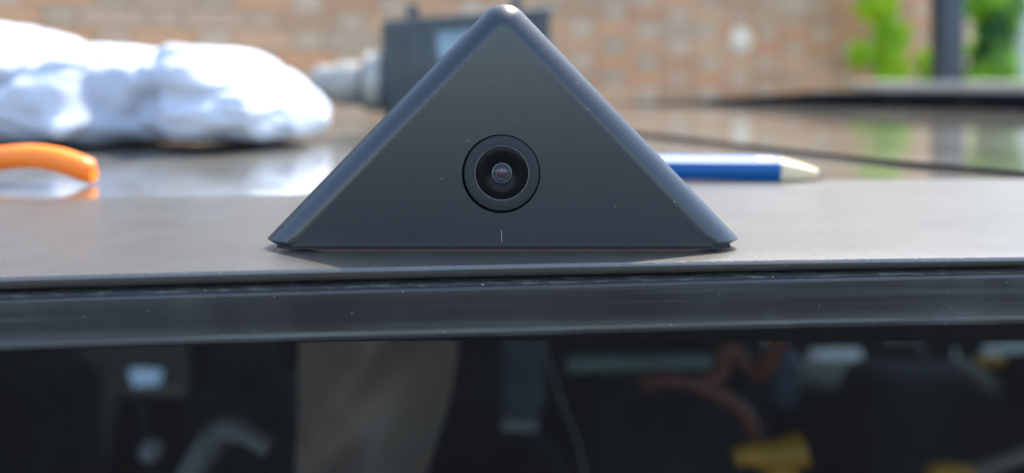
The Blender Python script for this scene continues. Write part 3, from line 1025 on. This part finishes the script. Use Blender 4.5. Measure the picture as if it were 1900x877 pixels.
# along the bundle: top height (mm), half depth (mm), height of the underside (mm), centre depth (mm)
TOPS = [(-420, 250), (-330, 150), (-240, 95), (-120, 64), (-40, 44), (0, 36), (26, 60), (60, 47), (110, 76), (146, 97), (200, 84), (262, 86), (312, 112), (365, 92), (432, 93), (500, 118), (556, 160), (585, 186), (603, 214)]
FORM = [(-420, 10, 4, .56), (-300, 70, 0, .56), (-100, 96, 0, .56), (60, 92, 0, .555), (160, 84, 0, .552), (235, 84, 0, .55), (300, 62, 1, .558), (345, 66, 0.3, .556), (430, 94, 0.3, .546), (520, 88, 1.5, .548), (580, 56, 5, .555), (603, 10, 13, .56)]
NXB, NTB = 230, 96
V = []
for i in range(NXB + 1):
    px = -420 + 1023 * i / NXB
    (ty,) = interp(TOPS, px)
    ry, zu, yc = interp(FORM, px)
    ry /= 1000
    top = CZ - yc * (ty - 141) / F - ZR
    bot = zu / 1000
    x = yc * (px - 950) / F
    zc, rz = (top + bot) / 2, max((top - bot) / 2, 0.0005)
    for j in range(NTB):
        th = 2 * math.pi * j / NTB
        c_, s_ = math.cos(th), math.sin(th)
        y = yc - ry * math.copysign(abs(c_) ** 0.6, c_)
        z = zc + rz * math.copysign(abs(s_) ** 0.7, s_)
        p = Vector((x, y, z))
        out = Vector((0, -c_, s_))
        q = Vector((x * 13 + z * 16, y * 9, z * 20 - x * 6))
        f1 = noise.noise(q * 0.75 + Vector((2, 7, 1)))
        f2 = abs(noise.noise(q * 0.8 + Vector((11, 3, 5))))
        f3 = -abs(noise.noise(q * 2.6 + Vector((5, 5, 0)))) + 0.3
        f4 = abs(noise.noise(Vector((q.x * 1.5 + q.z, q.y, q.z * 0.7 + 4))))
        side = 0.35 + 0.65 * (1 - max(0, s_) ** 4)          # keep the outline against the wall
        amp = min(1.0, rz / 0.02) * (1 - 0.8 * max(0, -s_ - 0.15) / 0.85)
        p += out * side * amp * (0.011 * f1 - 0.012 * max(0, 1 - f2 / 0.22) ** 1.6 + 0.007 * f3 - 0.003 * max(0, 1 - f4 / 0.12))
        # a loose tip of cloth pushed out low at the front
        tip = math.exp(-((px - 262) / 42) ** 2) * math.exp(-((z - 0.012) / 0.012) ** 2) * max(0, c_)
        p.y -= 0.022 * tip
        p.z = max(p.z, 0.0014 if zu < 2 else bot * 0.8) + ZR
        V.append(p)
Fc = []
for i in range(NXB):
    for j in range(NTB):
        k = (j + 1) % NTB
        Fc.append((i * NTB + j, i * NTB + k, (i + 1) * NTB + k, (i + 1) * NTB + j))
Fc += [tuple(range(NTB - 1, -1, -1)), tuple(NXB * NTB + j for j in range(NTB))]
wb = mk('white_cloth_bundle', V, Fc, M_white, smooth=80)
wb['label'], wb['category'] = 'crumpled white cloth bundle lying on the glossy roof at left', 'cloth'

# ------------------------------------------------------------------ orange cable on the roof
oc = thing('orange_cable', 'bright orange cable loop arching over the roof at the left edge', 'cable', (-0.25, 0.34, 1.5))
r_c = 0.0056
P = [U(-420, 330, .34), U(-200, 316, .34), U(-60, 300, .34), U(0, 294, .34), U(60, 290, .338), U(110, 297, .336), U(148, 310, .335), U(166, 322, .337), U(175, 330, .3375)]
for p in P:
    if p.z < ZR + r_c:
        p.z = ZR + r_c + 0.0001
cp = catmull(P, 10)
mk('sheath', *tube(cp, [r_c * (1 - max(0, (i - len(cp) + 9) / 9) ** 4) + 1e-5 for i in range(len(cp))], 20), M_orange, oc, smooth=60)
e0 = P[-1]

# ------------------------------------------------------------------ carpenter's pencil
pn = thing('carpenter_pencil', 'fat blue pencil with sharpened pale wood tip, lying on the roof behind the pyramid', 'pencil', (0.13, 0.36, 1.5))
E0 = Vector((0.0, 0.352, 1.5065))
E1 = Vector((0.1275, 0.3485, 1.5058))
TP = Vector((0.1500, 0.3478, 1.5028))


def hexring(c, w_, h_, n=6):
    out = []
    prof = [(-0.5, -0.12), (-0.36, -0.5), (0.36, -0.5), (0.5, -0.15), (0.5, 0.2), (0.34, 0.46), (-0.22, 0.5), (-0.5, 0.26)]
    for y, z in prof:
        out.append(c + Vector((0, y * w_, z * h_)))
    return out


mk('painted_shaft', *loft([hexring(E0, 0.0145, 0.0112), hexring(E1, 0.0145, 0.0112)]), M_blue, pn)
gq = []
for x_, t_ in ((0.1165, .45), (0.1250, .45), (0.1250, .85), (0.1165, .85)):
    c_ = E0.lerp(E1, x_ / 0.1275)
    gq.append(c_ + Vector((0, (-0.5 + 0.28 * t_) * 0.0145 - 0.00004, (0.26 + 0.24 * t_) * 0.0112 + 0.00006)))
mk('gold_stamp', gq, [(0, 1, 2, 3)], M_gold, pn)
mk('wood_tip', *loft([hexring(E1 + Vector((0.00005, 0, 0)), 0.0140, 0.0107), hexring(E1.lerp(TP, 0.12), 0.0135, 0.0103), hexring(E1.lerp(TP, 0.55), 0.0085, 0.0072), hexring(E1.lerp(TP, 0.86), 0.0045, 0.004)]), M_wood, pn, smooth=30)
mk('lead', *loft([hexring(E1.lerp(TP, 0.861), 0.004, 0.0032), hexring(E1.lerp(TP, 1.0), 0.0012, 0.0012)]), M_graphite, pn)

# ------------------------------------------------------------------ power tool on the roof
TD = 0.80
pt = thing('power_tool', 'dark boxy power tool with pale label and round metal nose, standing behind the pyramid', 'power tool', (0.0, TD, 1.5))
a_, b_ = U(712, 226, TD), U(1019, 226, TD)
tl_, tr_ = U(706, 37, TD), U(1023, 12, TD)
yd = 0.07
front = [Vector((a_.x, TD, ZR + 0.001)), Vector((b_.x, TD, ZR + 0.001)), tr_, tl_]
cen = sum(front, Vector()) / 4


def ins(k, yo):
    return [cen + (p - cen) * k + Vector((0, yo, 0)) for p in front]


body = mk('tool_body', *loft([ins(0.965, 0), ins(0.99, 0.002), ins(1.0, 0.007), ins(1.0, yd - 0.007), ins(0.99, yd - 0.002), ins(0.965, yd)]), M_tool, pt, smooth=25)
mk('side_rib', *pbox(742, 60, 752, 205, TD - 0.0025, 0.004, 0.001), M_tool, body, smooth=40)
mk('side_rib', *pbox(772, 60, 782, 205, TD - 0.0025, 0.004, 0.001), M_tool, body, smooth=40)
mk('lower_band', *pbox(722, 178, 1004, 218, TD - 0.003, 0.005, 0.0015), M_tool, body, smooth=40)
lb = mk('label', [U(808, 60, TD - .0008), U(930, 54, TD - .0008), U(930, 112, TD - .0008), U(816, 116, TD - .0008)], [(0, 1, 2, 3)], M_label, body)
for x0, x1, y0, y1 in ((822, 826, 64, 84), (826, 836, 64, 70), (835, 839, 64, 84), (846, 850, 63, 83), (858, 862, 62, 82)):
    dd = TD - .0012
    mk('label_mark', [U(x0, y0, dd), U(x1, y0, dd), U(x1, y1, dd), U(x0, y1, dd)], [(0, 1, 2, 3)], M_print, lb)
for px, py in ((764, 37), (958, 22)):
    q = U(px, py, TD + 0.02)
    mk('top_lug', *rbox((q.x, TD + 0.035, q.z + 0.006), 0.013, 0.03, 0.024, 0.003), M_tool, pt, smooth=40)
ax_o = U(722, 156, TD + 0.03)
AL = Vector((-1, 0, 0))
k_ = (TD + .03) / F
mk('collar', *lathe(ax_o, AL, [(0.0, 0), (50 * k_, 0), (52 * k_, 4 * k_), (52 * k_, 22 * k_), (47 * k_, 28 * k_), (47 * k_, 44 * k_), (44 * k_, 48 * k_), (0, 48 * k_)], 40), M_tool, pt, smooth=35)
mk('collar_guard', *lathe(ax_o + AL * 8 * k_ + Vector((0, 0, 4 * k_)), AL, [(50 * k_, 0), (56 * k_, 2 * k_), (56 * k_, 30 * k_), (50 * k_, 34 * k_)], 40), M_toolmetal, pt, smooth=35)
ns = mk('nose', *lathe(ax_o + AL * 49 * k_, AL, [(0.0, 0), (38 * k_, 0), (41 * k_, 3 * k_), (41 * k_, 42 * k_), (38 * k_, 48 * k_), (35 * k_, 50 * k_), (35 * k_, 78 * k_), (29 * k_, 88 * k_), (0, 88 * k_)], 36), M_toolmetal, pt, smooth=35)
mk('nose_opening', *lathe(ax_o + AL * 137.5 * k_, AL, [(0, 0), (9 * k_, 0), (9 * k_, 6 * k_), (0, 8 * k_)], 20), M_black, ns)
